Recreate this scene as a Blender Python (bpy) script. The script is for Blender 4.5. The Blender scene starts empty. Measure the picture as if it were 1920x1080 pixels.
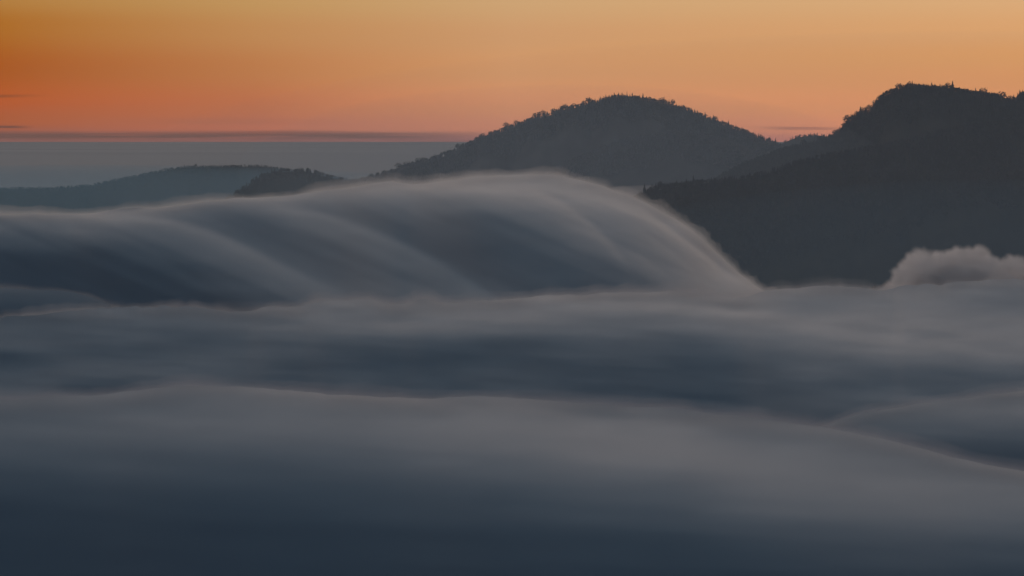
import bpy, bmesh, math, random
import numpy as np
from mathutils import Vector, Matrix

sc = bpy.context.scene
COL = sc.collection

# ------------------------------------------------------------------ camera
FPX = 5445.0                      # focal length in pixels of a 1920 wide frame (a 100 mm lens)
EYE_ROW = 262.0                   # row of the eye level
CAM_Z = 400.0
PITCH = math.atan((540.0 - EYE_ROW) / FPX)
cam_d = bpy.data.cameras.new("camera")
cam = bpy.data.objects.new("camera", cam_d)
COL.objects.link(cam)
cam.location = (0, 0, CAM_Z)
cam.rotation_euler = (math.pi / 2 - PITCH, 0, 0)
cam_d.sensor_width = 36.0
cam_d.lens = 36.0 * FPX / 1920.0
cam_d.clip_start = 1.0
cam_d.clip_end = 400000.0
sc.camera = cam

# ------------------------------------------------------------------ sky (dusk, sun just under the horizon ahead)
def lin(c):
    return [((v / 255.0) / 12.92 if v / 255.0 <= 0.04045 else ((v / 255.0 + 0.055) / 1.055) ** 2.4) for v in c]

# radiance of the sky from the western horizon (0) over the zenith (0.5) to the eastern horizon (1)
DOME = np.array([[0.758, 0.748, 0.736, 0.614, 0.284, 0.058, 0.014, 0.011, 0.012, 0.018], [0.524, 0.532, 0.542, 0.479, 0.302, 0.135, 0.040, 0.018, 0.022, 0.029], [0.377, 0.404, 0.435, 0.425, 0.313, 0.174, 0.086, 0.044, 0.041, 0.049]]).T
ZMAX = 0.056                      # sine of the elevation of the top of the visible strip
H_SIG = 1.9e-5                    # haze density
H_COL = np.array([0.122, 0.126, 0.136])   # what the haze adds when it is infinitely deep (measured)
H_TOP, H_FAR, H_HALF = 592.0, 17000.0, 5000.0

# columns: azimuth, [(row, sRGB)]
SKY = [
 (-0.1745, [(0, (178, 126, 64)), (50, (172, 108, 42)), (130, (167, 90, 38)), (195, (177, 92, 44)), (225, (168, 94, 62)), (262, (140, 96, 88))]),
 (-0.0880, [(0, (192, 148, 93)), (60, (190, 136, 85)), (130, (186, 122, 76)), (200, (182, 112, 80)), (240, (178, 110, 88)), (262, (158, 104, 96))]),
 (0.0000, [(0, (205, 163, 116)), (70, (204, 153, 108)), (130, (208, 151, 105)), (200, (217, 147, 105)), (240, (212, 139, 107)), (262, (172, 116, 108))]),
 (0.1745, [(0, (218, 170, 121)), (60, (217, 162, 111)), (110, (220, 157, 100)), (150, (221, 153, 100)), (200, (221, 149, 103)), (240, (221, 145, 109)), (262, (206, 133, 112))]),
]

def haze_T(row):
    el = math.atan((EYE_ROW - row) / FPX)
    d = H_FAR if el <= 1e-5 else min(H_FAR, (H_TOP - CAM_Z) / math.tan(el))
    return math.exp(-H_SIG * d)

world = bpy.data.worlds.new("World")
sc.world = world
world.use_nodes = True
nt = world.node_tree
nt.nodes.clear()
N, LK = nt.nodes, nt.links

def math_node(tree, op, a, b=None, c=None, clamp=False):
    n = tree.nodes.new("ShaderNodeMath"); n.operation = op; n.use_clamp = clamp
    for i, v in enumerate((a, b, c)):
        if v is None: continue
        if isinstance(v, (int, float)): n.inputs[i].default_value = v
        else: tree.links.new(v, n.inputs[i])
    return n.outputs[0]

def mapr(tree, v, a, b, x=0.0, y=1.0, kind='SMOOTHSTEP'):
    n = tree.nodes.new("ShaderNodeMapRange"); n.interpolation_type = kind
    tree.links.new(v, n.inputs[0])
    for i, q in enumerate((a, b, x, y)): n.inputs[i + 1].default_value = q
    return n.outputs[0]

def mixc(tree, f, a, b):
    n = tree.nodes.new("ShaderNodeMix"); n.data_type = 'RGBA'
    for s, v in ((0, f), (6, a), (7, b)):
        if hasattr(v, "is_linked"): tree.links.new(v, n.inputs[s])
        elif isinstance(v, (int, float)): n.inputs[s].default_value = v
        else: n.inputs[s].default_value = tuple(v[:3]) + (1,)
    return n.outputs[2]

tc = N.new("ShaderNodeTexCoord")
sep = N.new("ShaderNodeSeparateXYZ"); LK.new(tc.outputs["Generated"], sep.inputs[0])
X, Y, Z = sep.outputs
az = math_node(nt, 'ARCTAN2', X, Y)
psi = math_node(nt, 'DIVIDE', math_node(nt, 'ARCTAN2', math_node(nt, 'MAXIMUM', Z, 0.0), Y), math.pi)
dr = N.new("ShaderNodeValToRGB"); LK.new(psi, dr.inputs[0]); dr.color_ramp.interpolation = 'LINEAR'
el_ = dr.color_ramp.elements
el_[0].position = 0.0; el_[0].color = tuple(DOME[0]) + (1,)
el_[1].position = 1.0; el_[1].color = tuple(DOME[-1]) + (1,)
for k in range(1, len(DOME) - 1):
    e = el_.new(k / (len(DOME) - 1)); e.color = tuple(DOME[k]) + (1,)
dome = dr.outputs[0]
fz = math_node(nt, 'DIVIDE', Z, ZMAX, clamp=True)
strips = []
for a, stops in SKY:
    r = N.new("ShaderNodeValToRGB"); LK.new(fz, r.inputs[0]); r.color_ramp.interpolation = 'B_SPLINE'
    els = r.color_ramp.elements
    data = []
    for row, c in sorted(stops, key=lambda q: -q[0]):
        T = haze_T(row)
        z = math.sin(math.atan((EYE_ROW - row) / FPX))
        col = np.maximum((np.array(lin(c)) - (1 - T) * H_COL) / T, 0.002)
        data.append((z / ZMAX, col))
    while len(els) > 1: els.remove(els[0])
    els[0].position = data[0][0]; els[0].color = tuple(data[0][1]) + (1,)
    for p, c in data[1:]:
        e = els.new(p); e.color = tuple(c) + (1,)
    r.color_ramp.interpolation = 'EASE'
    strips.append((a, r.outputs[0]))
strip = strips[0][1]
for (a0, _), (a1, c1) in zip(strips, strips[1:]):
    strip = mixc(nt, mapr(nt, az, a0, a1, kind='LINEAR'), strip, c1)
# thin dark cloud streaks lying along the horizon
cmb = N.new("ShaderNodeCombineXYZ")
LK.new(math_node(nt, 'MULTIPLY', az, 30.0), cmb.inputs[0]); LK.new(math_node(nt, 'MULTIPLY', Z, 900.0), cmb.inputs[1])
nz = N.new("ShaderNodeTexNoise"); LK.new(cmb.outputs[0], nz.inputs[0]); nz.inputs["Scale"].default_value = 1.0
nz.inputs["Detail"].default_value = 4.0
wob = math_node(nt, 'MULTIPLY', math_node(nt, 'SUBTRACT', nz.outputs[0], 0.5), 0.0016)
Zw = math_node(nt, 'ADD', Z, wob)
def px2az(x): return math.atan((x - 960.0) / FPX)
def row2z(r): return math.sin(math.atan((EYE_ROW - r) / FPX))
def streak(col_in, row, half, x0, x1, fade, colr, amt, tilt=0.0):
    zc = math_node(nt, 'ADD', math_node(nt, 'MULTIPLY', az, tilt), row2z(row))
    d = math_node(nt, 'ABSOLUTE', math_node(nt, 'SUBTRACT', Zw, zc))
    m = mapr(nt, d, half / FPX, 0.1 * half / FPX)
    a = px2az(x0); b = px2az(x1); fd = fade / FPX
    m = math_node(nt, 'MULTIPLY', m, mapr(nt, az, a - fd, a + fd))
    m = math_node(nt, 'MULTIPLY', m, mapr(nt, az, b + fd, b - fd))
    m = math_node(nt, 'MULTIPLY', m, math_node(nt, 'MULTIPLY', mapr(nt, nz.outputs[0], 0.25, 0.55, 0.55, 1.0), amt))
    return mixc(nt, m, col_in, colr)
strip = streak(strip, 266, 8, -600, 980, 160, (0.23, 0.105, 0.085), 0.75)
strip = streak(strip, 254.5, 11, -400, 850, 160, (0.15, 0.075, 0.055), 0.85, 0.00)
strip = streak(strip, 249, 7, 430, 620, 160, (0.20, 0.075, 0.05), 0.55)
strip = streak(strip, 181, 4.5, -200, 50, 60, (0.24, 0.06, 0.012), 0.7)
strip = streak(strip, 238.5, 4.0, -200, 45, 25, (0.13, 0.05, 0.03), 0.8)
strip = streak(strip, 241, 5.0, 1425, 1570, 60, (0.42, 0.15, 0.10), 0.75)
strip = streak(strip, 228, 10, 250, 520, 200, (0.40, 0.14, 0.075), 0.35)
mz = mapr(nt, Z, 0.095, 0.055)
mz = math_node(nt, 'MULTIPLY', mz, mapr(nt, math_node(nt, 'ABSOLUTE', az), 0.6, 0.25))
full = mixc(nt, mz, dome, strip)
full = mixc(nt, mapr(nt, Z, 0.0, -0.02), full, (0.10, 0.11, 0.12))
bg = N.new("ShaderNodeBackground"); LK.new(full, bg.inputs[0]); bg.inputs[1].default_value = 1.0
wo = N.new("ShaderNodeOutputWorld"); LK.new(bg.outputs[0], wo.inputs[0])
world.cycles.sampling_method = 'MANUAL'
world.cycles.sample_map_resolution = 1024

sc.view_settings.view_transform = 'Standard'
sc.view_settings.look = 'None'
sc.view_settings.exposure = 0.0
sc.view_settings.gamma = 1.0
cy = sc.cycles
cy.max_bounces = 10; cy.diffuse_bounces = 0; cy.volume_bounces = 4
cy.transparent_max_bounces = 16
cy.use_denoising = True
try: cy.denoiser = 'OPENIMAGEDENOISE'
except Exception: pass

# ------------------------------------------------------------------ helpers
rng = np.random.default_rng(7)
random.seed(7)

def ray(u, v):
    """direction of pixel (u, v), scaled to y = 1"""
    u = np.asarray(u, float); v = np.asarray(v, float)
    xc = u - 960.0; yc = 540.0 - v
    cp, sp = math.cos(PITCH), math.sin(PITCH)
    dy = FPX * cp + yc * sp
    dz = -FPX * sp + yc * cp
    return xc / dy, dz / dy

def at(u, v, y):
    dx, dz = ray(u, v)
    return np.stack([dx * y, np.broadcast_to(y, np.shape(dx * y)), CAM_Z + dz * y], -1)

def mesh_obj(name, verts, faces, mat, parent=None, smooth=True):
    me = bpy.data.meshes.new(name)
    verts = np.asarray(verts, np.float32); faces = np.asarray(faces, np.int32)
    me.vertices.add(len(verts)); me.vertices.foreach_set("co", verts.ravel())
    k = faces.shape[1]
    me.loops.add(faces.size); me.loops.foreach_set("vertex_index", faces.ravel())
    me.polygons.add(len(faces))
    me.polygons.foreach_set("loop_start", np.arange(0, faces.size, k, dtype=np.int32))
    me.polygons.foreach_set("use_smooth", np.full(len(faces), smooth))
    me.update(calc_edges=True)
    me.materials.append(mat)
    o = bpy.data.objects.new(name, me); COL.objects.link(o)
    if parent is not None: o.parent = parent
    return o

def tag(o, label=None, cat=None, group=None, kind=None):
    if label: o["label"] = label
    if cat: o["category"] = cat
    if group: o["group"] = group
    if kind: o["kind"] = kind
    return o

def grid_faces(n, m, off=0):
    i = np.arange(n - 1)[:, None] * m + np.arange(m - 1)[None, :]
    return (np.stack([i, i + m, i + m + 1, i + 1], -1).reshape(-1, 4) + off)

def vnoise(shape_pts, seed, scale):
    """smooth value noise at 2-D points / scale"""
    p = np.asarray(shape_pts, float) / np.asarray(scale, float)
    r = np.random.default_rng(seed); tab = r.random((256, 256)) * 2 - 1
    i = np.floor(p).astype(int); f = p - i; f = f * f * f * (f * (f * 6 - 15) + 10)
    a = tab[i[..., 0] % 256, i[..., 1] % 256]; b = tab[(i[..., 0] + 1) % 256, i[..., 1] % 256]
    c = tab[i[..., 0] % 256, (i[..., 1] + 1) % 256]; d = tab[(i[..., 0] + 1) % 256, (i[..., 1] + 1) % 256]
    return (a * (1 - f[..., 0]) + b * f[..., 0]) * (1 - f[..., 1]) + (c * (1 - f[..., 0]) + d * f[..., 0]) * f[..., 1]

def fbm(p, seed, scale, octs=4, gain=0.5):
    s = 0.0; a = 1.0; sc_ = np.asarray(scale, float)
    for k in range(octs):
        s = s + a * vnoise(p, seed + k * 13, sc_); a *= gain; sc_ = sc_ / 2.03
    return s

def interp(pts, u):
    """smooth (monotone cubic) curve through points"""
    x = np.array([p[0] for p in pts], float); y = np.array([p[1] for p in pts], float)
    h = np.diff(x); d = np.diff(y) / h
    m = np.zeros_like(y); m[0] = d[0]; m[-1] = d[-1]
    for i in range(1, len(x) - 1):
        m[i] = 0 if d[i - 1] * d[i] <= 0 else 3 * (h[i - 1] + h[i]) / ((2 * h[i] + h[i - 1]) / d[i - 1] + (h[i] + 2 * h[i - 1]) / d[i])
    u = np.clip(np.asarray(u, float), x[0], x[-1])
    k = np.clip(np.searchsorted(x, u) - 1, 0, len(x) - 2)
    t = (u - x[k]) / h[k]
    return ((1 + 2 * t) * (1 - t) ** 2 * y[k] + t * (1 - t) ** 2 * h[k] * m[k]
            + t * t * (3 - 2 * t) * y[k + 1] + t * t * (t - 1) * h[k] * m[k + 1])

def smooth1(a, n, axis):
    h = int(math.ceil(3 * n)); k = np.exp(-0.5 * (np.arange(-h, h + 1) / n) ** 2); k /= k.sum()
    pad = [(0, 0)] * a.ndim; pad[axis] = (len(k) // 2, len(k) // 2)
    b = np.pad(a, pad, mode='edge')
    return np.apply_along_axis(lambda q: np.convolve(q, k, 'valid'), axis, b)

# how bright a white slope is under this sky, by its tilt towards the camera
def slope_table():
    n = 60000
    r = np.random.default_rng(1)
    z = r.random(n); ph = r.random(n) * 2 * np.pi; q = np.sqrt(1 - z * z)
    d = np.stack([q * np.cos(ph), q * np.sin(ph), z], -1)
    ps = np.arctan2(d[:, 2], d[:, 1]) / np.pi
    L = np.stack([np.interp(ps, np.linspace(0, 1, len(DOME)), DOME[:, c]) for c in range(3)], -1)
    Lum = L @ np.array([0.21, 0.72, 0.07])
    th = np.radians(np.arange(0, 86, 1.0)); out = []
    for a in th:
        nrm = np.array([0, -math.sin(a), math.cos(a)])
        c = np.clip(d @ nrm, 0, None)
        out.append(2 * np.mean(Lum * c) + 0.0)
    return th, np.array(out)
TH, TL = slope_table()

# the same for any normal: quadratic fit of the brightness over directions
def _basis(n):
    x, y, z = n[..., 0], n[..., 1], n[..., 2]
    return np.stack([np.ones_like(x), y, z, y * y, z * z, y * z, y ** 3, z ** 3, y * y * z, y * z * z, y ** 4, z ** 4, y ** 2 * z ** 2], -1)
def _fit_lum():
    r = np.random.default_rng(4)
    z = r.random(20000); ph = r.random(20000) * 2 * np.pi; q = np.sqrt(1 - z * z)
    d = np.stack([q * np.cos(ph), q * np.sin(ph), z], -1)
    ps = np.arctan2(d[:, 2], d[:, 1]) / np.pi
    Lm = sum(w * np.interp(ps, np.linspace(0, 1, len(DOME)), DOME[:, c]) for c, w in enumerate((0.21, 0.72, 0.07)))
    nz_ = r.random(900) ; p2 = r.random(900) * 2 * np.pi; q2 = np.sqrt(1 - nz_ ** 2)
    n = np.stack([q2 * np.cos(p2), q2 * np.sin(p2), nz_], -1)
    E = np.array([2 * np.mean(Lm * np.clip(d @ k, 0, None)) for k in n])
    w = 1 / (E + 0.03)
    return np.linalg.lstsq(_basis(n) * w[:, None], E * w, rcond=None)[0]
LUMC = _fit_lum()

def relief(U, R, ydist, lum, lam=0.35, thmin=8.0, outer=6, inner=260):
    """depth of a soft surface whose crest lies at ydist and whose slopes catch the given brightness"""
    tand = -ray(U, R)[1]; dt = np.diff(tand, axis=1)
    hi = np.interp(math.radians(thmin), TH, TL); tgt = np.clip(lum, TL[-1] * 1.02, hi); cur = tgt.copy()
    Yv = np.full(R.shape, float(ydist)); first = True
    for it in range(outer):
        th = np.clip(np.interp(-cur, -TL, TH), math.radians(thmin), math.radians(82))
        tm = 0.5 * (np.tan(th[:, 1:]) + np.tan(th[:, :-1]))
        if first:
            for k in range(1, R.shape[1]):
                Yv[:, k] = Yv[:, k - 1] - Yv[:, k - 1] * dt[:, k - 1] / (tm[:, k - 1] + tand[:, k])
            Yv[:] = smooth1(Yv, 12, 0); first = False
        Ym = 0.5 * (Yv[:, 1:] + Yv[:, :-1])
        g = -Ym * dt / (tm + tand[:, 1:])
        dz = Ym * dt
        w1 = (1 / (1 + tm ** -2)) / dz ** 2
        dx = np.diff(U, axis=0) / FPX * ydist
        thm = 0.5 * (th[1:] + th[:-1])
        w2 = lam * np.sin(thm) ** 2 / dx ** 2
        def op(y):
            o = np.zeros_like(y)
            f = w1 * np.diff(y, axis=1); o[:, 1:] += f; o[:, :-1] -= f
            f = w2 * np.diff(y, axis=0); o[1:] += f; o[:-1] -= f
            o[:, 0] = y[:, 0] * 1.0
            return o
        y = Yv - ydist; y[:, 0] = 0
        b = np.zeros_like(y); f = w1 * g; b[:, 1:] += f; b[:, :-1] -= f; b[:, 0] = 0
        def A(v):
            v = v.copy(); v[:, 0] = 0; o = op(v); o[:, 0] = 0; return o
        diag = np.zeros_like(y); diag[:, 1:] += w1; diag[:, :-1] += w1; diag[1:] += w2; diag[:-1] += w2
        r_ = b - A(y); r_[:, 0] = 0; z_ = r_ / diag; p_ = z_.copy(); rz = (r_ * z_).sum()
        for _ in range(inner):
            Ap = A(p_); al = rz / ((p_ * Ap).sum() + 1e-30)
            y += al * p_; r_ -= al * Ap; z_ = r_ / diag; rn = (r_ * z_).sum()
            p_ = z_ + (rn / (rz + 1e-30)) * p_; rz = rn
        BAD.append(float((np.diff(y, axis=1) > 0).mean()))
        Yv = np.minimum.accumulate(ydist + y, axis=1) - 0.03 * np.arange(R.shape[1])[None, :] * (ydist / 4000.0)
        P = at(U, R, Yv)
        n = np.cross(np.gradient(P, axis=1), np.gradient(P, axis=0)); n /= np.linalg.norm(n, axis=-1, keepdims=True) + 1e-9
        n *= np.sign(n[..., 2:3] + 1e-9)
        pred = np.clip(_basis(n) @ LUMC, TL[-1] * 0.5, TL[0] * 1.2)
        cur = np.clip(cur * np.clip(tgt / pred, 0.7, 1.3) ** 0.5, TL[-1] * 1.02, hi)
    return Yv, pred, tgt


# ------------------------------------------------------------------ materials
def new_mat(name):
    m = bpy.data.materials.new(name); m.use_nodes = True; m.node_tree.nodes.clear()
    return m, m.node_tree

def diffuse_mat(name, c1, c2=None, scale=0.02, rough=1.0, detail=4.0):
    m, t = new_mat(name)
    b = t.nodes.new("ShaderNodeBsdfPrincipled"); o = t.nodes.new("ShaderNodeOutputMaterial")
    b.inputs["Roughness"].default_value = rough
    b.inputs["Specular IOR Level"].default_value = 0.0
    if c2 is None:
        b.inputs["Base Color"].default_value = tuple(c1) + (1,)
    else:
        tcn = t.nodes.new("ShaderNodeTexCoord"); n = t.nodes.new("ShaderNodeTexNoise")
        t.links.new(tcn.outputs["Object"], n.inputs[0])
        n.inputs["Scale"].default_value = scale; n.inputs["Detail"].default_value = detail
        f = mapr(t, n.outputs[0], 0.35, 0.65)
        t.links.new(mixc(t, f, c1, c2), b.inputs["Base Color"])
    t.links.new(b.outputs[0], o.inputs[0])
    return m

def volume_mat(name, density, color=(1, 1, 1), aniso=0.0):
    m, t = new_mat(name)
    v = t.nodes.new("ShaderNodeVolumePrincipled"); o = t.nodes.new("ShaderNodeOutputMaterial")
    v.inputs["Color"].default_value = tuple(color) + (1,)
    v.inputs["Density"].default_value = density
    v.inputs["Anisotropy"].default_value = aniso
    t.links.new(v.outputs[0], o.inputs["Volume"])
    return m

M_FOG = diffuse_mat("fog_body", (0.87, 0.87, 0.87))
def far_fog_mat():
    """fog over the lowland, thinner in places"""
    m, t = new_mat("far_fog")
    b = t.nodes.new("ShaderNodeBsdfDiffuse"); o = t.nodes.new("ShaderNodeOutputMaterial")
    tcn = t.nodes.new("ShaderNodeTexCoord"); n = t.nodes.new("ShaderNodeTexNoise"); n.inputs["Scale"].default_value = 0.00012
    t.links.new(tcn.outputs["Object"], n.inputs[0])
    f = mapr(t, n.outputs[0], 0.3, 0.7)
    t.links.new(mixc(t, f, (0.36, 0.38, 0.40), (0.46, 0.48, 0.49)), b.inputs[0]); t.links.new(b.outputs[0], o.inputs[0])
    return m
M_FAR = far_fog_mat()
M_GROUND = diffuse_mat("valley_floor", (0.07, 0.08, 0.06), (0.10, 0.10, 0.08), 0.004)
M_FOREST = diffuse_mat("forest_floor", (0.030, 0.030, 0.028), (0.045, 0.044, 0.040), 0.012)
M_FROST_HAZE = diffuse_mat("frost_haze_forest_floor", (0.055, 0.06, 0.068), (0.09, 0.097, 0.105), 0.012)  # frosted floor, paler copy with distance haze put into its colour
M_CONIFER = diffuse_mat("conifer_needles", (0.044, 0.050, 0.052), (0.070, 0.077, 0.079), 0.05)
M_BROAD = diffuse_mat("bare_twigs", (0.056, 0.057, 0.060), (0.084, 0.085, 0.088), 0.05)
M_CONIFER_F = diffuse_mat("frost_haze_needles", (0.17, 0.185, 0.20), (0.23, 0.25, 0.265), 0.05)  # frost, lightened further so the colour stands in for haze
M_BROAD_F = diffuse_mat("frost_haze_twigs", (0.21, 0.215, 0.225), (0.28, 0.29, 0.30), 0.05)  # frosted twigs, also paled in colour to imitate haze
M_BARK = diffuse_mat("bark", (0.06, 0.05, 0.045))
M_STEEL = diffuse_mat("mast_steel", (0.12, 0.10, 0.10))

# ------------------------------------------------------------------ the setting: ground, far sea of fog
gx, gy = np.meshgrid(np.linspace(-4900, 4900, 50), np.linspace(-280, 16950, 70), indexing='ij')
gz = 6 * fbm(np.stack([gx, gy], -1), 3, 900)
gv = np.stack([gx, gy, gz], -1).reshape(-1, 3)
ground = tag(mesh_obj("ground", gv, grid_faces(50, 70), M_GROUND), kind="structure")

ys = np.concatenate([np.linspace(17020, 24000, 30), np.geomspace(24500, 160000, 40)])
xs = np.linspace(-1, 1, 260) * 0.5
fy, fx = np.meshgrid(ys, xs, indexing='ij'); fx = fx * fy * 0.9
t = np.clip((fy - 17020) / 6000, 0, 1); t = t * t * (3 - 2 * t)
fzv = 120 + 158 * t + 5 * fbm(np.stack([fx, fy], -1), 21, (2600, 6000)) * t
far = tag(mesh_obj("sea_of_fog", np.stack([fx, fy, fzv], -1).reshape(-1, 3), grid_faces(70, 260), M_FAR),
          kind="structure")

# ------------------------------------------------------------------ hills with their forests
class Hill:
    """height field whose skyline runs through the given pixels at distance y0 (+ dy per pixel)"""
    def __init__(s, name, pts, y0, front, back, seed, rough=10.0, lift=0.0, u0=None, u1=None, ydrift=0.0, step=4.0, frost=False):
        us = np.arange(u0 if u0 is not None else pts[0][0], (u1 if u1 is not None else pts[-1][0]) + 1, step)
        rows = interp(pts, us)
        s.us = us; s.y0 = y0
        yc = y0 + ydrift * (us - us.mean())
        crest = at(us, rows, yc)
        crest[:, 2] -= lift
        offs = np.concatenate([-np.geomspace(1000, 3.5, 60), [0], np.geomspace(4, 700, 22)])
        s.offs = offs
        Yg = yc[:, None] + offs[None, :]
        Xg = crest[:, 0][:, None] + 0 * Yg
        d = np.abs(offs)[None, :]
        sl = np.where(offs < 0, front, back)[None, :]
        p = np.stack([Xg, Yg], -1)
        rise = d * sl * (0.55 + 0.45 * np.clip(d / 120.0, 0, 1))
        gul = fbm(p, seed, (90, 260), 4, 0.55) * rough * np.clip(d / 80.0, 0, 1)
        Zg = crest[:, 2][:, None] - rise + gul
        # never let the slope rise over its own skyline as the camera sees it
        lim = CAM_Z + (crest[:, 2] - CAM_Z)[:, None] * Yg / yc[:, None] - 0.02 * d
        Zg = np.minimum(Zg, np.where(d > 0, lim, Zg))
        s.X, s.Y, s.Z = Xg, Yg, np.maximum(Zg, -0.5)
        n, m = Xg.shape
        s.obj = mesh_obj(name, np.stack([s.X, s.Y, s.Z], -1).reshape(-1, 3), grid_faces(n, m), M_FROST_HAZE if frost else M_FOREST)
        s.frost = frost
        tag(s.obj, kind="structure")
        s.crest = crest
    def point(s, i, j):
        i0 = int(i); j0 = int(j); a = i - i0; b = j - j0
        i1 = min(i0 + 1, s.X.shape[0] - 1); j1 = min(j0 + 1, s.X.shape[1] - 1)
        out = []
        for g_ in (s.X, s.Y, s.Z):
            out.append((g_[i0, j0] * (1 - a) + g_[i1, j0] * a) * (1 - b) + (g_[i0, j1] * (1 - a) + g_[i1, j1] * a) * b)
        return out

# tree meshes (unit height 1, base at 0)
def conifer_geo(seed, tiers=6, seg=7, width=0.2):
    r = random.Random(seed); V = []; F = []
    def ring(z, rad, jit):
        return [(rad * (1 + r.uniform(-jit, jit)) * math.cos(2 * math.pi * (k + r.uniform(-.2, .2)) / seg),
                 rad * (1 + r.uniform(-jit, jit)) * math.sin(2 * math.pi * (k + r.uniform(-.2, .2)) / seg),
                 z + r.uniform(-.02, .02)) for k in range(seg)]
    for k in range(tiers):
        f = k / tiers
        z0 = 0.12 + 0.78 * f; z1 = min(1.0, z0 + 0.88 / tiers * 1.9)
        rad = width * (1 - f) ** 0.85 * r.uniform(.8, 1.2) + 0.012
        b = len(V); V += ring(z0, rad, .35); V.append((r.uniform(-.01, .01), r.uniform(-.01, .01), z1))
        for q in range(seg): F.append((b + q, b + (q + 1) % seg, b + seg))
    b = len(V)
    V += [(0.02 * math.cos(a), 0.02 * math.sin(a), 0) for a in (0, 2.1, 4.2)] + [(0, 0, 0.5)]
    F += [(b, b + 1, b + 3), (b + 1, b + 2, b + 3), (b + 2, b, b + 3)]
    return np.array(V), np.array(F)

def broad_geo(seed, n=175, w=0.42, smin=.05, smax=.10):
    """a wide winter crown: trunk, forking limbs and many small twig clumps with gaps"""
    r = random.Random(seed); V = []; F = []
    def limb(p, q, ra, rb):
        b = len(V)
        for c, rad in ((p, ra), (q, rb)):
            V.extend([(c[0] + rad * math.cos(a), c[1] + rad * math.sin(a), c[2]) for a in (0, 2.1, 4.2)])
        for k in range(3):
            j = (k + 1) % 3
            F.append((b + k, b + j, b + 3 + j)); F.append((b + k, b + 3 + j, b + 3 + k))
    limb((0, 0, 0), (0, 0, 0.42), 0.03, 0.022)
    for k in range(5):
        a = 2 * math.pi * k / 5 + r.uniform(-.4, .4)
        limb((0, 0, 0.3 + 0.04 * k), (w * .6 * math.cos(a), w * .6 * math.sin(a), 0.62 + r.uniform(0, .2)), 0.016, 0.006)
    for k in range(n):
        while True:
            x, y, z = r.uniform(-1, 1), r.uniform(-1, 1), r.uniform(-1, 1)
            q = x * x + y * y + z * z
            if 0.15 < q < 0.85: break
        c = (x * w * 1.08, y * w * 1.08, 0.62 + z * 0.38 * (1 if z > 0 else 0.8))
        s = r.uniform(smin, smax)
        b = len(V)
        for _ in range(3):
            V.append(tuple(c[i] + r.uniform(-1, 1) * s * 1.3 for i in range(3)))
        F.append((b, b + 1, b + 2))
    return np.array(V), np.array(F)

CON_F = [conifer_geo(80 + k, tiers=4, seg=5, width=w_) for k, w_ in enumerate((0.2, 0.24, 0.27))]
CON = [conifer_geo(k, width=w_) for k, w_ in enumerate((0.17, 0.2, 0.23, 0.15, 0.19))]
BRO_F = [broad_geo(90 + k, n=40, w=w_, smin=.10, smax=.17) for k, w_ in enumerate((0.42, 0.5, 0.46))]
BRO = [broad_geo(50 + k, w=w_) for k, w_ in enumerate((0.42, 0.5, 0.36, 0.46))]
def shared_mesh(name, geo, mat):
    me = bpy.data.meshes.new(name); me.from_pydata([tuple(v) for v in geo[0]], [], [tuple(int(q) for q in f) for f in geo[1]])
    me.materials.append(mat); return me
CON_ME = [shared_mesh("conifer_crown", g_, M_CONIFER) for g_ in CON]
BRO_ME = [shared_mesh("bare_tree_crown", g_, M_BROAD) for g_ in BRO]

def plant(kind, p, h, label, group, wide=1.0):
    conif = kind == "c"
    me = random.choice(CON_ME if conif else BRO_ME)
    o = bpy.data.objects.new("conifer" if conif else "bare_tree", me)
    COL.objects.link(o)
    o.location = (p[0], p[1], p[2] - 0.4)
    o.rotation_euler = (0, 0, random.uniform(0, 6.28))
    h *= 1.3; o.scale = (h * wide, h * wide, h)
    return tag(o, label, "tree", group)

def forest(name, hill, n, j_lo, j_hi, hmin, hmax, conif_share, label, seed, skip=None):
    r = random.Random(seed); VV = []; FF = []; MI = []; off = 0
    ni = hill.X.shape[0]
    # cumulative visible area by column offset
    j_idx = np.arange(j_lo, j_hi)
    w = np.abs(np.diff(hill.offs))[j_idx]; w = 0.5 * w / w.sum() + 0.5 * w ** 0.5 / (w ** 0.5).sum(); cw = np.cumsum(w)
    for _ in range(n):
        i = r.uniform(0, ni - 1.01)
        k = int(np.searchsorted(cw, r.random())); j = j_idx[min(k, len(j_idx) - 1)] + r.random()
        x, y, z = hill.point(i, j)
        if z < 60: continue
        c = fbm(np.array([[x, y]]), seed, (120, 120), 2)[0] * 0.5 + 0.5 < conif_share
        c = c if r.random() < 0.85 else (not c)
        g_ = r.choice(CON_F) if c else r.choice(BRO_F)
        h = r.uniform(hmin, hmax) * (1.4 if c else 1.2)
        a = r.uniform(0, 6.28); ca, sa = math.cos(a), math.sin(a)
        v = g_[0] * h
        v = np.stack([v[:, 0] * ca - v[:, 1] * sa + x, v[:, 0] * sa + v[:, 1] * ca + y, v[:, 2] + z - 0.5], -1)
        VV.append(v); FF.append(g_[1] + off); off += len(v); MI.append(np.full(len(g_[1]), 0 if c else 1))
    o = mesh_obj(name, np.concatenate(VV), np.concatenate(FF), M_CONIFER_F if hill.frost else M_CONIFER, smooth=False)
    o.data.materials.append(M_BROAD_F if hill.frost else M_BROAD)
    o.data.polygons.foreach_set("material_index", np.concatenate(MI).astype(np.int32))
    return tag(o, label, "forest", kind="stuff")

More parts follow.
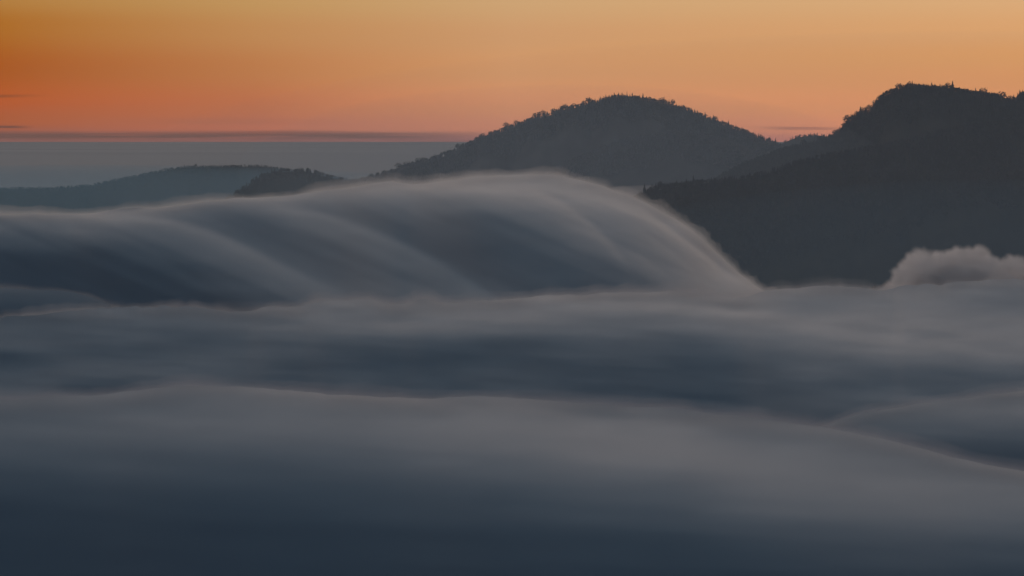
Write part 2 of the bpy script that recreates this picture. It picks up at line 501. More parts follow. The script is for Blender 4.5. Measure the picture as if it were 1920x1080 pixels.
def skyline(hill, spacing, hmin, hmax, kinds, label, group, u0=None, u1=None, seed=1, avoid=()):
    """a row of single trees along the crest"""
    r = random.Random(seed); u = (hill.us[0] if u0 is None else u0); u1 = hill.us[-1] if u1 is None else u1
    while u < u1:
        i = np.clip((u - hill.us[0]) / (hill.us[1] - hill.us[0]), 0, len(hill.us) - 1.001)
        if not any(a <= u <= b for a, b in avoid):
            p = hill.point(i, 60 + r.uniform(-2.5, 0.5))
            k = kinds(u, r)
            h = r.uniform(hmin, hmax) * r.choice((0.5, 0.65, 0.8, 0.9, 1.0, 1.2))
            plant(k, p, h, label[k], group[k], r.uniform(0.85, 1.25))
        u += spacing * r.uniform(0.6, 1.4)

MID = [(180, 530), (380, 455), (520, 398), (640, 346), (700, 335), (760, 315), (830, 294), (880, 271), (940, 247), (1000, 226), (1060, 207), (1110, 194),
       (1160, 184), (1220, 190), (1280, 204), (1340, 228), (1400, 250), (1440, 266), (1470, 279), (1540, 300), (1620, 330), (1750, 372), (2000, 500)]
RIGHT = [(1150, 500), (1380, 318), (1470, 284), (1520, 273), (1552, 262), (1575, 249), (1590, 231), (1612, 214), (1636, 206), (1650, 186), (1680, 171), (1705, 164),
         (1745, 167), (1790, 171), (1830, 178), (1870, 184), (1886, 191), (1898, 193), (1908, 186), (1920, 177), (1940, 172), (1990, 180), (2080, 172), (2200, 190), (2500, 230), (2900, 330)]
SPUR = [(820, 560), (960, 490), (1080, 425), (1160, 388), (1195, 372), (1230, 357), (1300, 346), (1400, 335), (1450, 323), (1500, 305), (1560, 293), (1640, 280), (1720, 262),
        (1820, 240), (1920, 225), (2060, 215), (2200, 230), (2500, 270), (2900, 380)]
MIDSPUR = [(780, 500), (900, 400), (1000, 340), (1100, 290), (1200, 258), (1290, 250), (1370, 268), (1425, 298), (1460, 335), (1500, 380), (1600, 490)]
LEFT = [(-900, 400), (-600, 380), (-300, 372), (-120, 352), (0, 354), (90, 353), (160, 349), (230, 336), (290, 324), (350, 314), (420, 313), (480, 312), (540, 319), (600, 328),
        (660, 340), (720, 356), (820, 390), (900, 420)]
KNOLL = [(330, 470), (400, 395), (440, 366), (460, 352), (490, 332), (530, 323), (570, 322), (610, 331), (650, 342), (690, 356), (760, 390), (840, 470)]
SADDLE = [(1380, 330), (1440, 288), (1470, 268), (1500, 257), (1530, 254), (1570, 262), (1640, 290), (1700, 330)]

h_left = Hill("hill", LEFT, 13600, 0.42, 0.5, 11, 14, step=5, ydrift=0.4)
h_sad = Hill("hill", SADDLE, 14500, 0.45, 0.5, 12, 8, step=5)
h_knoll = Hill("hill", KNOLL, 10600, 0.5, 0.5, 13, 8)
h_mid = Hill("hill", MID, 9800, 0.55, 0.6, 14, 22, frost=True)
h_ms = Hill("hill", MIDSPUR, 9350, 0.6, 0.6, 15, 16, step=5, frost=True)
h_right = Hill("hill", RIGHT, 8600, 0.62, 0.6, 16, 22)
h_spur = Hill("hill", SPUR, 7700, 0.55, 0.5, 17, 20)

forest("forest", h_left, 4500, 20, 66, 6, 10, 0.55, "hazy blue forest covering the far low ridge on the left", 31)
forest("forest", h_sad, 250, 35, 66, 8, 13, 0.6, "pale blue forest on the distant hill seen through the saddle", 32)
forest("forest", h_knoll, 500, 25, 66, 10, 15, 0.5, "dark forest on the small knoll before the far left ridge", 33)
forest("forest", h_mid, 7500, 20, 66, 8, 13, 0.45, "grey dusk forest covering the middle hill behind the fog", 34)
forest("forest", h_ms, 4000, 20, 66, 7, 11, 0.35, "frosty, haze-paled forest on the lower shoulder of the middle hill", 35)
forest("forest", h_right, 9500, 20, 66, 8, 13, 0.6, "near black forest covering the tall hill on the right", 36)
forest("forest", h_spur, 9500, 10, 66, 8, 13, 0.55, "dark forest on the spur sloping down to the fog cascade", 37)

CONL = lambda s: "small dark conifer in the row " + s
BROL = lambda s: "small bare tree in the row " + s
def sky_row(hill, where, share, sp, h0, h1, u0, u1, seed, avoid=()):
    skyline(hill, sp * 0.72, h0 * 1.15, h1 * 1.25, lambda u, r: "c" if r.random() < (share(u) if callable(share) else share) else "b",
            {"c": CONL(where), "b": BROL(where)}, {"c": "conifers " + where, "b": "bare trees " + where}, u0, u1, seed, avoid)
sky_row(h_mid, "along the skyline of the middle hill", lambda u: 0.12 if u < 1110 else 0.72, 7.4, 9.5, 14.5, 690, 1476, 41,
        ((998, 1024), (1168, 1182), (1356, 1376)))
sky_row(h_right, "along the skyline of the tall right hill", lambda u: 0.5 if u < 1660 else 0.78, 7.2, 10, 17, 1478, 1922, 42,
        ((1626, 1640), (1826, 1832), (1523, 1534)))
sky_row(h_left, "along the far left ridge", 0.5, 9.5, 5, 9, 170, 668, 43)
sky_row(h_knoll, "over the small knoll", 0.35, 9, 5, 8, 462, 660, 44)
sky_row(h_spur, "on the end of the spur above the fog", 0.9, 7.5, 9, 17, 1203, 1300, 45)

def on(hill, u, dj=0.0):
    return hill.point(np.clip((u - hill.us[0]) / (hill.us[1] - hill.us[0]), 0, len(hill.us) - 1.001), 60 + dj)
plant("c", on(h_mid, 1175.5), 21, "tall slim spire of a conifer standing highest on the middle hill's summit", None, 0.55)
plant("c", on(h_mid, 1160), 15, "bushy conifer just left of the tall spire on the middle summit", None, 1.3)
plant("c", on(h_mid, 1366), 19, "slim tall conifer on the middle hill's right slope, beside a gap", None, 0.8)
plant("c", on(h_right, 1829), 17.5, "lone pointed conifer sticking up right of the tall hill's top", None, 0.9)
for u_, lab in ((1003, "left tree of the three flat topped trees on the middle hill's left slope"),
                (1011, "middle tree of the three flat topped trees on the middle hill's left slope"),
                (1019, "right tree of the three flat topped trees on the middle hill's left slope")):
    plant("b", on(h_mid, u_), 19, lab, "flat topped trees on the left slope", 0.9)
for u_, h_, lab in ((1629, 17, "leftmost tree of the open clump on the tall hill's steep left edge"),
                    (1634, 14, "small middle tree of the open clump on the tall hill's steep left edge"),
                    (1640, 18, "rightmost tree of the open clump on the tall hill's steep left edge")):
    plant("b", on(h_right, u_, 0.3), h_, lab, "open clump on the steep left edge", 0.7)

# thin mast on the saddle
mp = on(h_right, 1527)
V = []; F = []
def bar(p, q, r):
    b = len(V); p = np.array(p, float); q = np.array(q, float); ax = q - p; ax /= np.linalg.norm(ax)
    s = np.cross(ax, (0.3, 0.9, 0.1)); s /= np.linalg.norm(s); t_ = np.cross(ax, s)
    for c in (p, q):
        for k in range(4):
            a = math.pi / 2 * k; V.append(c + r * (math.cos(a) * s + math.sin(a) * t_))
    for k in range(4):
        j = (k + 1) % 4; F.append((b + k, b + j, b + 4 + j, b + 4 + k))
    F.append((b, b + 3, b + 2, b + 1)); F.append((b + 4, b + 5, b + 6, b + 7))
for sx, sy in ((-1, -1), (1, -1), (1, 1), (-1, 1)):
    bar((sx * 1.5, sy * 1.5, -1), (sx * .3, sy * .3, 16), 0.4)
for k in range(6):
    z0 = 2.5 * k; w0 = 1.5 - 1.2 * z0 / 16; z1 = z0 + 2.5; w1 = 1.5 - 1.2 * z1 / 16
    bar((-w0, -w0, z0), (w1, -w1, z1), 0.12); bar((w0, w0, z0), (-w1, w1, z1), 0.12)
    bar((-w0, w0, z0), (-w1, -w1, z1), 0.12); bar((w0, -w0, z0), (w1, w1, z1), 0.12)
bar((0, 0, 15.5), (0, 0, 20), 0.35); bar((-2.4, 0, 12), (2.4, 0, 12), 0.35)
mast = mesh_obj("lattice_mast", np.array(V), np.array(F), M_STEEL, smooth=False)
mast.location = mp
tag(mast, "tiny thin mast standing on the saddle left of the tall hill", "mast")

# ------------------------------------------------------------------ fog banks
def ctrl(points, su=80.0, sr=17.0):
    P = np.array(points, float)
    def f(u, r):
        d = ((u[..., None] - P[:, 0]) / su) ** 2 + ((r[..., None] - P[:, 1]) / sr) ** 2
        w = np.exp(-0.5 * d) + 1e-3 / (1 + d) ** 2
        return (w * P[:, 2]).sum(-1) / w.sum(-1)
    return f

def fold(u, r, line, amp, ell, edge=6.0):
    """a lobe edge: brightens just below the line, then fades over ell pixels"""
    E = interp(line, u); A = interp(amp, u)
    inside = 1 / (1 + np.exp(-(u - line[0][0]) / 18.0)) / (1 + np.exp((u - line[-1][0]) / 18.0))
    d = r - E
    s = 1 / (1 + np.exp(-np.clip(d / (edge * 0.4), -40, 40)))
    return A * inside * s * np.exp(-np.clip(d, 0, None) / ell)

DBG = []; BAD = []
def fog(name, label, crest, depth, ydist, L, veil, density, tone=(0.0, 1.0), bumps=(0, 40), bumps2=(0, 14), u0=-950, u1=2950, du=6.0,
        back=0.45, base=70.0, texture=3.5, seed=1, smooth=(0.8, 0.7), veil_noise=(0.35, (160, 22)), lam=0.2, drop_px=2.0, crest_glow=2.0, tex_scale=(320, 22), thmin=8.0, slant=0.06, veil_col=(0.80, 0.83, 0.87), veil_fall=10.0):
    us = np.arange(u0, u1 + 1, du)
    C0 = interp(crest, us) + veil * 0.25 * FPX / ydist + drop_px + 0.45 * np.clip(np.abs(us - 960.0) - 1550.0, 0, None)
    C = C0 + bumps[0] * fbm(np.stack([us, 0 * us], -1), seed, bumps[1], 3) + bumps2[0] * np.abs(vnoise(np.stack([us, 0 * us + 3], -1), seed + 5, bumps2[1]))
    B = C0 + interp(depth, us)
    n = 120
    s = np.linspace(0, 1, n)
    R = C0[:, None] + (B - C0)[:, None] * s[None, :] + (C - C0)[:, None] * np.exp(-s / 0.05)[None, :]
    U = us[:, None] + 0 * R
    Lm = L(U, R)
    Lm = Lm + crest_glow * np.exp(-(R - C[:, None]) / 13.0)
    Lm = Lm + texture * fbm(np.stack([U, R - slant * U], -1), seed + 3, tex_scale, 3)
    v = np.clip(Lm, 8, 250) / 255.0
    lum = np.where(v <= .04045, v / 12.92, ((v + .055) / 1.055) ** 2.4)
    lum = np.clip((lum - tone[0]) / tone[1] / 0.87, -1, TL[0])
    fl, wd = TL[-1] * 1.1, 0.010; lum = fl + wd * np.log1p(np.exp(np.clip((lum - fl) / wd, -30, 30)))
    Yv, pred, tgt = relief(U, R, ydist, lum, lam, thmin)
    DBG.append((name, us, R, pred, tgt, Yv))
    Yv = smooth1(smooth1(Yv, smooth[0], 0), smooth[1], 1)
    P = at(U, R, Yv)
    # rounded back side and a skirt in front, both down to the base
    dist = np.array([6, 14, 24, 38, 56, 80, 110, 150, 200, 270, 350, 450, 600.])[::-1]
    bk = []
    for d in dist:
        drop = d * (0.30 + back * d / (d + 40.0))
        q = P[:, 0].copy(); q[:, 0] *= (ydist + d) / ydist; q[:, 1] += d; q[:, 2] = np.maximum(q[:, 2] - drop, base - 20)
        bk.append(q)
    fr = []
    for d in (8, 20, 40, 70, 110):
        q = P[:, -1].copy(); q[:, 1] -= d * 0.7; q[:, 2] = np.maximum(q[:, 2] - d, base - 25); fr.append(q)
    G = np.concatenate([np.stack(bk, 1), P, np.stack(fr, 1)], 1)
    nu, nv = G.shape[:2]
    nb = len(dist)
    G2 = np.concatenate([G[:, :nb + 1], G[:, nb:]], 1)           # the crest is a crease: its row of points is doubled
    ff = grid_faces(nu, nv + 1)[:, ::-1].reshape(nu - 1, nv, 4)
    ff = np.delete(ff, nb, axis=1).reshape(-1, 4)
    core = mesh_obj(name, G2.reshape(-1, 3), ff, M_FOG)
    tag(core, label, "fog bank")
    # soft veil of thin fog round the body
    a = np.gradient(G, axis=0); b = np.gradient(G, axis=1)
    nr = np.cross(a, b); nr /= np.linalg.norm(nr, axis=-1, keepdims=True) + 1e-9
    nr *= np.sign(nr[..., 2:3] + 1e-9)
    nr = smooth1(smooth1(nr, 3, 0), 3, 1); nr /= np.linalg.norm(nr, axis=-1, keepdims=True) + 1e-9
    RR = np.concatenate([np.repeat(R[:, :1], len(dist), 1) - 20, R, np.repeat(R[:, -1:], 5, 1)], 1)
    UU = us[:, None] + 0 * RR
    w = 1 + veil_noise[0] * fbm(np.stack([UU + RR, RR], -1), seed + 9, veil_noise[1], 4, 0.6)
    dcr = RR - C[:, None]
    taper = np.where(dcr < 0, 1.0, 0.22 + 0.78 * np.exp(-(dcr / (veil_fall * FPX / ydist)) ** 2))
    bot = G - nr * 3.0
    nvt = nu * nv
    f1 = grid_faces(nu, nv); f2 = grid_faces(nu, nv, nvt)[:, ::-1]
    idx = np.arange(nvt).reshape(nu, nv)
    def wall(line):
        return np.stack([line[:-1], line[:-1] + nvt, line[1:] + nvt, line[1:]], -1)
    sides = np.concatenate([wall(idx[0, :])[:, ::-1], wall(idx[-1, :]), wall(idx[:, 0]), wall(idx[:, -1])[:, ::-1]])
    for fr_, dn in ((0.4, 0.7), (1.0, 0.55), (2.2, 0.35)):
        top = G + nr * (veil * fr_ * taper * np.clip(w, 0.25, 2.2))[..., None]
        vo = mesh_obj("fog_veil", np.concatenate([top.reshape(-1, 3), bot.reshape(-1, 3)]), np.concatenate([f1, f2, sides]),
                      volume_mat("thin_fog", density * dn, veil_col), core)
        bm = bmesh.new(); bm.from_mesh(vo.data); bmesh.ops.recalc_face_normals(bm, faces=bm.faces[:]); bm.to_mesh(vo.data); bm.free()
    return core

# --- the cascade pouring over a hidden ridge
CAS_C = [(-260, 392), (0, 393), (130, 395), (200, 388), (300, 380), (440, 365), (500, 362), (560, 357), (640, 350), (700, 338), (735, 335), (770, 338), (850, 331),
         (900, 323), (960, 320), (1040, 321), (1090, 330), (1130, 342), (1180, 361), (1230, 385), (1280, 414), (1310, 438), (1350, 475), (1390, 510),
         (1430, 540), (1470, 565), (1560, 600), (2180, 640)]
CAS_D = [(-260, 190), (0, 200), (300, 225), (600, 240), (900, 245), (1100, 240), (1200, 205), (1300, 140), (1400, 70), (1460, 45), (2180, 40)]
CAS_L = [
 (0, 395, 105), (0, 420, 82), (0, 450, 66), (0, 490, 50), (0, 530, 48), (0, 570, 46),
 (100, 394, 112), (100, 415, 85), (100, 450, 63), (100, 500, 46), (100, 550, 46),
 (200, 391, 116), (200, 412, 96), (200, 440, 68), (200, 480, 50), (200, 530, 46), (200, 570, 46),
 (300, 383, 118), (300, 402, 86), (300, 432, 72), (300, 470, 60), (300, 520, 48), (300, 570, 47),
 (400, 372, 115), (400, 392, 80), (400, 412, 72), (400, 440, 72), (400, 470, 70), (400, 520, 60), (400, 570, 52),
 (500, 364, 110), (500, 390, 84), (500, 415, 70), (500, 445, 70), (500, 480, 72), (500, 520, 72), (500, 575, 60),
 (600, 356, 106), (600, 380, 86), (600, 420, 76), (600, 460, 70), (600, 500, 70), (600, 560, 74),
 (700, 341, 118), (700, 356, 104), (700, 382, 82), (700, 410, 76), (700, 460, 72), (700, 500, 72), (700, 555, 78),
 (800, 338, 118), (800, 352, 110), (800, 382, 84), (800, 420, 72), (800, 452, 67), (800, 500, 70), (800, 560, 78),
 (900, 325, 124), (900, 342, 118), (900, 372, 92), (900, 420, 71), (900, 470, 62), (900, 515, 64), (900, 560, 72),
 (1000, 323, 128), (1000, 345, 112), (1000, 372, 100), (1000, 405, 82), (1000, 445, 73), (1000, 490, 66), (1000, 545, 66),
 (1100, 335, 125), (1100, 352, 118), (1100, 382, 108), (1100, 420, 92), (1100, 465, 80), (1100, 505, 70), (1100, 545, 66),
 (1200, 371, 116), (1200, 392, 106), (1200, 415, 100), (1200, 445, 92), (1200, 485, 86), (1200, 525, 76), (1200, 560, 74),
 (1300, 434, 108), (1300, 460, 100), (1300, 485, 98), (1300, 515, 96), (1300, 550, 90),
 (1400, 522, 110), (1400, 550, 104), (1500, 580, 100)]
_c1 = ctrl(CAS_L, 55, 15)
def cas_l(u, r):
    v = _c1(u, r)
    v = v + fold(u, r, [(470, 384), (540, 390), (620, 404), (720, 440), (820, 490), (920, 553), (1000, 620)],
                 [(470, 6), (560, 18), (700, 30), (820, 32), (920, 28)], 34, 7)
    v = v + fold(u, r, [(230, 402), (310, 411), (370, 424), (450, 456), (550, 505), (650, 552), (720, 590)],
                 [(230, 10), (330, 24), (450, 30), (600, 24), (680, 12)], 36, 6)
    v = v + fold(u, r, [(60, 436), (150, 431), (200, 436), (260, 458), (330, 500), (380, 540)], [(60, 8), (160, 20), (230, 16), (340, 8)], 16, 8)
    v = v + fold(u, r, [(820, 346), (900, 342), (980, 350), (1060, 385), (1120, 430), (1180, 500), (1200, 540)], [(820, 6), (1000, 18), (1100, 16), (1190, 10)], 20, 6)
    v = v + fold(u, r, [(1000, 338), (1100, 352), (1200, 394), (1300, 462), (1380, 525)], [(1000, 0), (1100, 8), (1200, 22), (1300, 22), (1380, 12)], 16, 5)
    v = v + fold(u, r, [(1040, 420), (1120, 440), (1200, 480), (1270, 530)], [(1040, 2), (1130, 9), (1210, 9), (1270, 5)], 14, 7)
    v = v + fold(u, r, [(1120, 395), (1200, 430), (1280, 490), (1330, 535)], [(1120, 2), (1200, 9), (1280, 9), (1330, 5)], 12, 6)
    v = v - fold(u, r, [(1090, 470), (1130, 478), (1180, 505), (1230, 535)], [(1090, 2), (1140, 11), (1200, 10), (1230, 2)], 22, 14)
    return v

fog("fog_cascade", "smooth fog cascade pouring over a hidden ridge, folded like draped cloth", CAS_C, CAS_D, 4000.0, cas_l,
    veil=5.0, density=0.024, veil_noise=(0.5, (110, 14)), slant=0.42, seed=101, drop_px=5.0, texture=4.2, tex_scale=(240, 18), crest_glow=16.0, thmin=4.5, veil_col=(0.93, 0.94, 0.95), tone=(0.010, 0.88), bumps=(2.0, 60), bumps2=(0.0, 14))

# --- low lump of fog at the left
fog("fog_bank", "low dark lump of fog at the left foot of the fog cascade",
    [(-260, 548), (-100, 538), (0, 537), (60, 541), (120, 543), (160, 552), (190, 563), (225, 580), (300, 610)],
    [(-260, 90), (300, 60)], 3150.0,
    ctrl([(0, 540, 80), (0, 560, 70), (0, 585, 58), (0, 620, 60), (100, 545, 76), (100, 565, 70), (100, 590, 62), (170, 560, 74), (170, 585, 68), (230, 590, 72)], 60, 12),
    veil=2.8, density=0.028, seed=111, veil_col=(0.46, 0.50, 0.56), tone=(0.020, 0.86), u0=-950, u1=300, bumps=(1.5, 50))

# --- wide middle bank
MID_C = [(-260, 590), (0, 588), (100, 584), (160, 576), (220, 572), (300, 572), (400, 576), (455, 579), (500, 571), (560, 570), (620, 558), (680, 556), (740, 567),
         (800, 558), (850, 563), (900, 560), (960, 553), (1050, 548), (1150, 546), (1250, 542), (1330, 548), (1380, 553), (1440, 541), (1500, 536),
         (1560, 533), (1620, 537), (1665, 540), (1700, 532), (1800, 525), (1920, 520), (2180, 520)]
MID_D = [(-260, 190), (0, 195), (500, 195), (960, 225), (1300, 260), (1600, 300), (1920, 380), (2180, 380)]
MID_L = [
 (0, 592, 68), (0, 620, 74), (0, 645, 72), (0, 676, 60), (0, 700, 72), (0, 730, 76),
 (200, 575, 82), (200, 600, 80), (200, 630, 76), (200, 662, 70), (200, 690, 76), (200, 728, 66),
 (400, 580, 90), (400, 605, 86), (400, 640, 74), (400, 670, 76), (400, 700, 74), (400, 730, 74),
 (600, 562, 100), (600, 582, 98), (600, 602, 86), (600, 618, 90), (600, 645, 72), (600, 690, 68), (600, 730, 70),
 (800, 562, 108), (800, 585, 100), (800, 610, 98), (800, 640, 74), (800, 680, 64), (800, 740, 66),
 (960, 556, 112), (960, 588, 104), (960, 612, 88), (960, 650, 69), (960, 700, 65), (960, 745, 66),
 (1100, 551, 116), (1100, 578, 102), (1100, 615, 84), (1100, 650, 69), (1100, 700, 64), (1100, 750, 66),
 (1250, 546, 118), (1250, 570, 112), (1250, 600, 92), (1250, 640, 76), (1250, 690, 66), (1250, 760, 64),
 (1400, 560, 114), (1400, 588, 114), (1400, 615, 94), (1400, 650, 82), (1400, 690, 70), (1400, 735, 64), (1400, 775, 68),
 (1550, 538, 112), (1550, 562, 106), (1550, 576, 92), (1550, 594, 110), (1550, 614, 114), (1550, 640, 96), (1550, 675, 82), (1550, 710, 76), (1550, 760, 74), (1550, 800, 70),
 (1700, 540, 110), (1700, 560, 106), (1700, 585, 104), (1700, 620, 108), (1700, 642, 112), (1700, 664, 98), (1700, 690, 80), (1700, 730, 76), (1700, 770, 76), (1700, 830, 66),
 (1850, 535, 106), (1850, 560, 98), (1850, 585, 94), (1850, 606, 102), (1850, 632, 108), (1850, 652, 104), (1850, 672, 92), (1850, 700, 78), (1850, 740, 76), (1850, 800, 72), (1850, 860, 64),
 (1950, 560, 96), (1950, 640, 106), (1950, 690, 82), (1950, 800, 70)]
_c2 = ctrl(MID_L, 65, 14)
def mid_l(u, r):
    v = _c2(u, r)
    v = v + fold(u, r, [(420, 622), (560, 608), (700, 606), (860, 612), (1000, 630)], [(420, 0), (600, 10), (800, 12), (1000, 0)], 14, 8)
    v = v + fold(u, r, [(1500, 668), (1600, 656), (1720, 658), (1800, 670)], [(1500, 0), (1600, 7), (1720, 7), (1800, 0)], 16, 7)
    return v
fog("fog_bank", "wide middle fog bank with a slate blue hollow below its bright crest", MID_C, MID_D, 2900.0, mid_l,
    veil=3.6, density=0.028, seed=121, veil_col=(0.64, 0.67, 0.72), crest_glow=6.0, lam=0.7, texture=5.0, tex_scale=(190, 18), veil_noise=(0.6, (80, 14)), tone=(0.010, 0.90), bumps=(2.5, 42), bumps2=(2.0, 18))

# --- billow at the right
PLU_C = [(1560, 604), (1620, 584), (1655, 570), (1680, 548), (1700, 522), (1730, 502), (1790, 494), (1840, 496), (1880, 510), (1920, 510), (1980, 494), (2060, 480), (2180, 490)]
body = fog("fog_billow", "puffy fog billow rising against the dark slope at the right", PLU_C, [(1560, 40), (1640, 60), (1700, 100), (2180, 140)], 3300.0,
    ctrl([(1700, 520, 106), (1700, 560, 103), (1760, 500, 108), (1760, 560, 102), (1830, 500, 106), (1830, 560, 96), (1900, 520, 103), (1900, 580, 92), (2000, 500, 98)], 60, 22),
    veil=3.0, density=0.06, veil_col=(0.85, 0.86, 0.88), seed=131, u0=1560, u1=2950, bumps=(2.0, 60), texture=1.5, lam=1.0, thmin=9.0, tone=(0.012, 0.90))
def puffs(balls, y0, seed, grow, dens):
    """the cauliflower top: rounded puffs of thin fog merged into one closed body"""
    bm = bmesh.new(); r = random.Random(seed)
    for u, v, rad, dy in balls:
        c = Vector(at(u, v, y0 + dy)); R_ = rad * y0 / FPX
        bmesh.ops.create_icosphere(bm, subdivisions=3, radius=R_, matrix=Matrix.Translation(c))
        for _ in range(8):
            a = r.uniform(0, 6.28); b = r.uniform(-0.4, 1.3)
            d = Vector((math.cos(a) * math.cos(b), math.sin(a) * math.cos(b), math.sin(b)))
            bmesh.ops.create_icosphere(bm, subdivisions=2, radius=R_ * r.uniform(.25, .45), matrix=Matrix.Translation(c + d * R_ * 0.85))
    me = bpy.data.meshes.new("fog_puffs"); bm.to_mesh(me); bm.free()
    o = bpy.data.objects.new("fog_puffs", me); COL.objects.link(o)
    m = o.modifiers.new("r", 'REMESH'); m.mode = 'VOXEL'; m.voxel_size = 1.3; m.use_smooth_shade = True
    m = o.modifiers.new("s", 'SMOOTH'); m.iterations = 6; m.factor = 0.5
    dg = bpy.context.evaluated_depsgraph_get(); me2 = bpy.data.meshes.new_from_object(o.evaluated_get(dg))
    o.modifiers.clear(); o.data = me2; me2.name = "fog_puffs"
    n = len(me2.vertices); co = np.empty(n * 3, np.float32); no = np.empty(n * 3, np.float32)
    me2.vertices.foreach_get("co", co); me2.vertices.foreach_get("normal", no); co = co.reshape(-1, 3); no = no.reshape(-1, 3)
    w = fbm(co[:, [0, 2]], seed, (8, 6), 4, .6) + fbm(co[:, [1, 2]], seed + 7, (8, 6), 4, .6)
    me2.vertices.foreach_set("co", (co + no * (w * 1.8 + grow)[:, None]).astype(np.float32).ravel()); me2.update()
    me2.materials.clear(); me2.materials.append(volume_mat("thin_fog", dens, (0.955, 0.968, 0.99)))
    o.parent = body
PUFFS = [(1655, 556, 15, 0), (1632, 560, 12, 0), (1606, 560, 11, 0), (1672, 540, 17, 5), (1770, 526, 30, 0), (1805, 520, 32, 0), (1838, 524, 32, 0), (1735, 535, 28, 0), (1880, 535, 28, 0), (1700, 515, 22, 0), (1712, 500, 24, 10), (1735, 505, 30, 0), (1765, 498, 27, 12), (1790, 492, 27, 18), (1820, 490, 27, 10), (1842, 484, 18, 14), (1852, 505, 26, 0),
       (1880, 508, 24, 8), (1904, 500, 22, 8), (1726, 494, 26, 6), (1915, 512, 22, 10), (1960, 500, 30, 10), (2010, 490, 34, 10), (2070, 490, 36, 10), (1684, 535, 20, 0), (1668, 552, 16, 0)]
for gr_, dn_ in ((-0.8, 0.035), (1.2, 0.022), (3.4, 0.012)):
    puffs(PUFFS, 3270.0, 5, gr_, dn_)

# --- fold at the right, between the middle and the front bank
fog("fog_bank", "right hand fog fold rising to the frame's edge between two banks",
    [(1380, 900), (1480, 830), (1560, 792), (1640, 768), (1700, 756), (1800, 744), (1860, 736), (1920, 728), (2180, 700)],
    [(1380, 60), (1560, 90), (1920, 170), (2180, 200)], 2350.0,
    ctrl([(1560, 797, 82), (1560, 830, 80), (1700, 760, 88), (1700, 785, 84), (1700, 810, 74), (1700, 850, 68), (1800, 750, 94), (1800, 775, 92), (1800, 800, 76), (1800, 830, 68), (1800, 870, 62),
          (1900, 735, 98), (1900, 765, 98), (1900, 790, 84), (1900, 820, 70), (1900, 860, 62), (2000, 760, 96), (2000, 820, 70)], 60, 14),
    veil=3.4, density=0.030, veil_noise=(0.35, (110, 20)), lam=0.4, seed=141, crest_glow=8.0, veil_col=(0.56, 0.60, 0.67), tone=(0.012, 0.89), u0=1380, u1=2950, bumps=(1.5, 60))

# --- big front bank
FR_C = [(-260, 748), (0, 746), (100, 740), (180, 738), (250, 728), (350, 720), (450, 722), (520, 726), (600, 733), (700, 739), (780, 742), (900, 738), (980, 742), (1060, 748),
        (1150, 755), (1250, 761), (1330, 771), (1400, 778), (1500, 790), (1600, 806), (1700, 828), (1800, 856), (1920, 880), (2180, 915)]
FR_D = [(-260, 420), (2180, 330)]
FR_L = [
 (0, 750, 80), (0, 785, 79), (0, 830, 73), (0, 870, 63), (0, 910, 52), (0, 960, 45), (0, 1020, 41), (0, 1100, 42),
 (300, 728, 92), (300, 770, 89), (300, 815, 82), (300, 860, 72), (300, 905, 60), (300, 950, 51), (300, 1010, 45), (300, 1100, 43),
 (600, 737, 98), (600, 780, 92), (600, 820, 83), (600, 860, 73), (600, 905, 61), (600, 950, 53), (600, 1010, 47), (600, 1100, 45),
 (900, 742, 105), (900, 785, 101), (900, 835, 95), (900, 872, 81), (900, 915, 68), (900, 955, 59), (900, 1010, 51), (900, 1100, 47),
 (1200, 762, 108), (1200, 805, 106), (1200, 850, 102), (1200, 890, 90), (1200, 925, 76), (1200, 965, 64), (1200, 1015, 55), (1200, 1100, 48),
 (1500, 794, 98), (1500, 830, 97), (1500, 870, 99), (1500, 912, 96), (1500, 950, 85), (1500, 990, 70), (1500, 1035, 58), (1500, 1100, 49),
 (1700, 832, 92), (1700, 865, 93), (1700, 905, 97), (1700, 950, 92), (1700, 990, 78), (1700, 1035, 63), (1700, 1100, 52),
 (1920, 884, 96), (1920, 915, 97), (1920, 950, 91), (1920, 990, 76), (1920, 1040, 61), (1920, 1100, 51)]
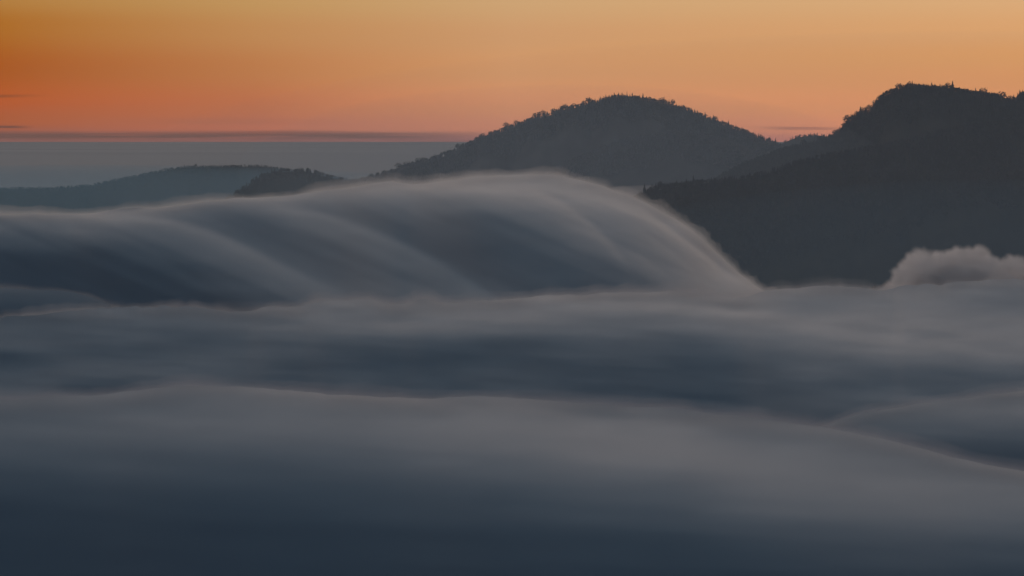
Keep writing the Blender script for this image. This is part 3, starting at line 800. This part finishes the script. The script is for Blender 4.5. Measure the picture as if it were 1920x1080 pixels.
fog("fog_bank", "broad foreground fog bank fading to dark blue at the bottom edge", FR_C, FR_D, 1950.0, ctrl(FR_L, 110, 20),
    veil=3.4, density=0.030, veil_noise=(0.35, (130, 18)), lam=0.7, seed=151, crest_glow=14.0, texture=2.8, tex_scale=(420, 30), veil_col=(0.54, 0.58, 0.66), tone=(0.006, 0.88), bumps=(2.0, 70), bumps2=(1.0, 22))

# --- thin valley mist far behind
def mist(name, label, c, r, density, color=(0.98, 0.985, 0.99)):
    bm = bmesh.new(); bmesh.ops.create_uvsphere(bm, u_segments=48, v_segments=20, radius=1.0)
    for v in bm.verts:
        v.co = Vector((v.co.x * r[0], v.co.y * r[1], v.co.z * r[2])) + Vector(c)
    me = bpy.data.meshes.new(name); bm.to_mesh(me); bm.free()
    me.materials.append(volume_mat("valley_mist", density, color))
    o = bpy.data.objects.new(name, me); COL.objects.link(o)
    return tag(o, label, "mist", kind="stuff")
mist("valley_mist", "faint blue mist lying in the valley under the far left ridge", (-1900, 13000, 110), (2100, 900, 180), 3.6e-4, (0.34, 0.72, 1.0))
mist("valley_mist", "faint low mist before the small knoll on the left", (-1150, 9300, 120), (1500, 600, 190), 1.5e-4, (0.42, 0.74, 1.0))
mist("valley_mist", "thin dusk haze hanging in front of the middle and the right hill", (1000, 6200, 290), (1900, 1300, 340), 8.0e-5, (0.60, 0.78, 0.98))
mist("valley_mist", "dim blue mist filling the deep valley below the tall right hill", (1050, 5900, 130), (1000, 1300, 190), 4.5e-5, (0.24, 0.62, 1.0))
mist("valley_mist", "thin pale haze hanging before the middle hill only", (150, 8400, 310), (950, 500, 250), 2.6e-4, (0.60, 0.80, 1.0))
p = at(1215, 360, 8400.0)
mist("valley_mist", "small pale patch of mist between the middle hill and the spur", tuple(p), (135, 150, 20), 2.2e-3)

# --- even dusk haze round everything
bm = bmesh.new(); bmesh.ops.create_cube(bm, size=1.0)
for v in bm.verts:
    v.co = Vector((v.co.x * 2 * H_HALF, -300 + (v.co.y + .5) * (H_FAR + 300), -30 + (v.co.z + .5) * (H_TOP + 30)))
me = bpy.data.meshes.new("haze"); bm.to_mesh(me); bm.free()
me.materials.append(volume_mat("haze", H_SIG, (0.62, 0.80, 1.0)))
hz = bpy.data.objects.new("haze", me); COL.objects.link(hz)
tag(hz, kind="stuff")
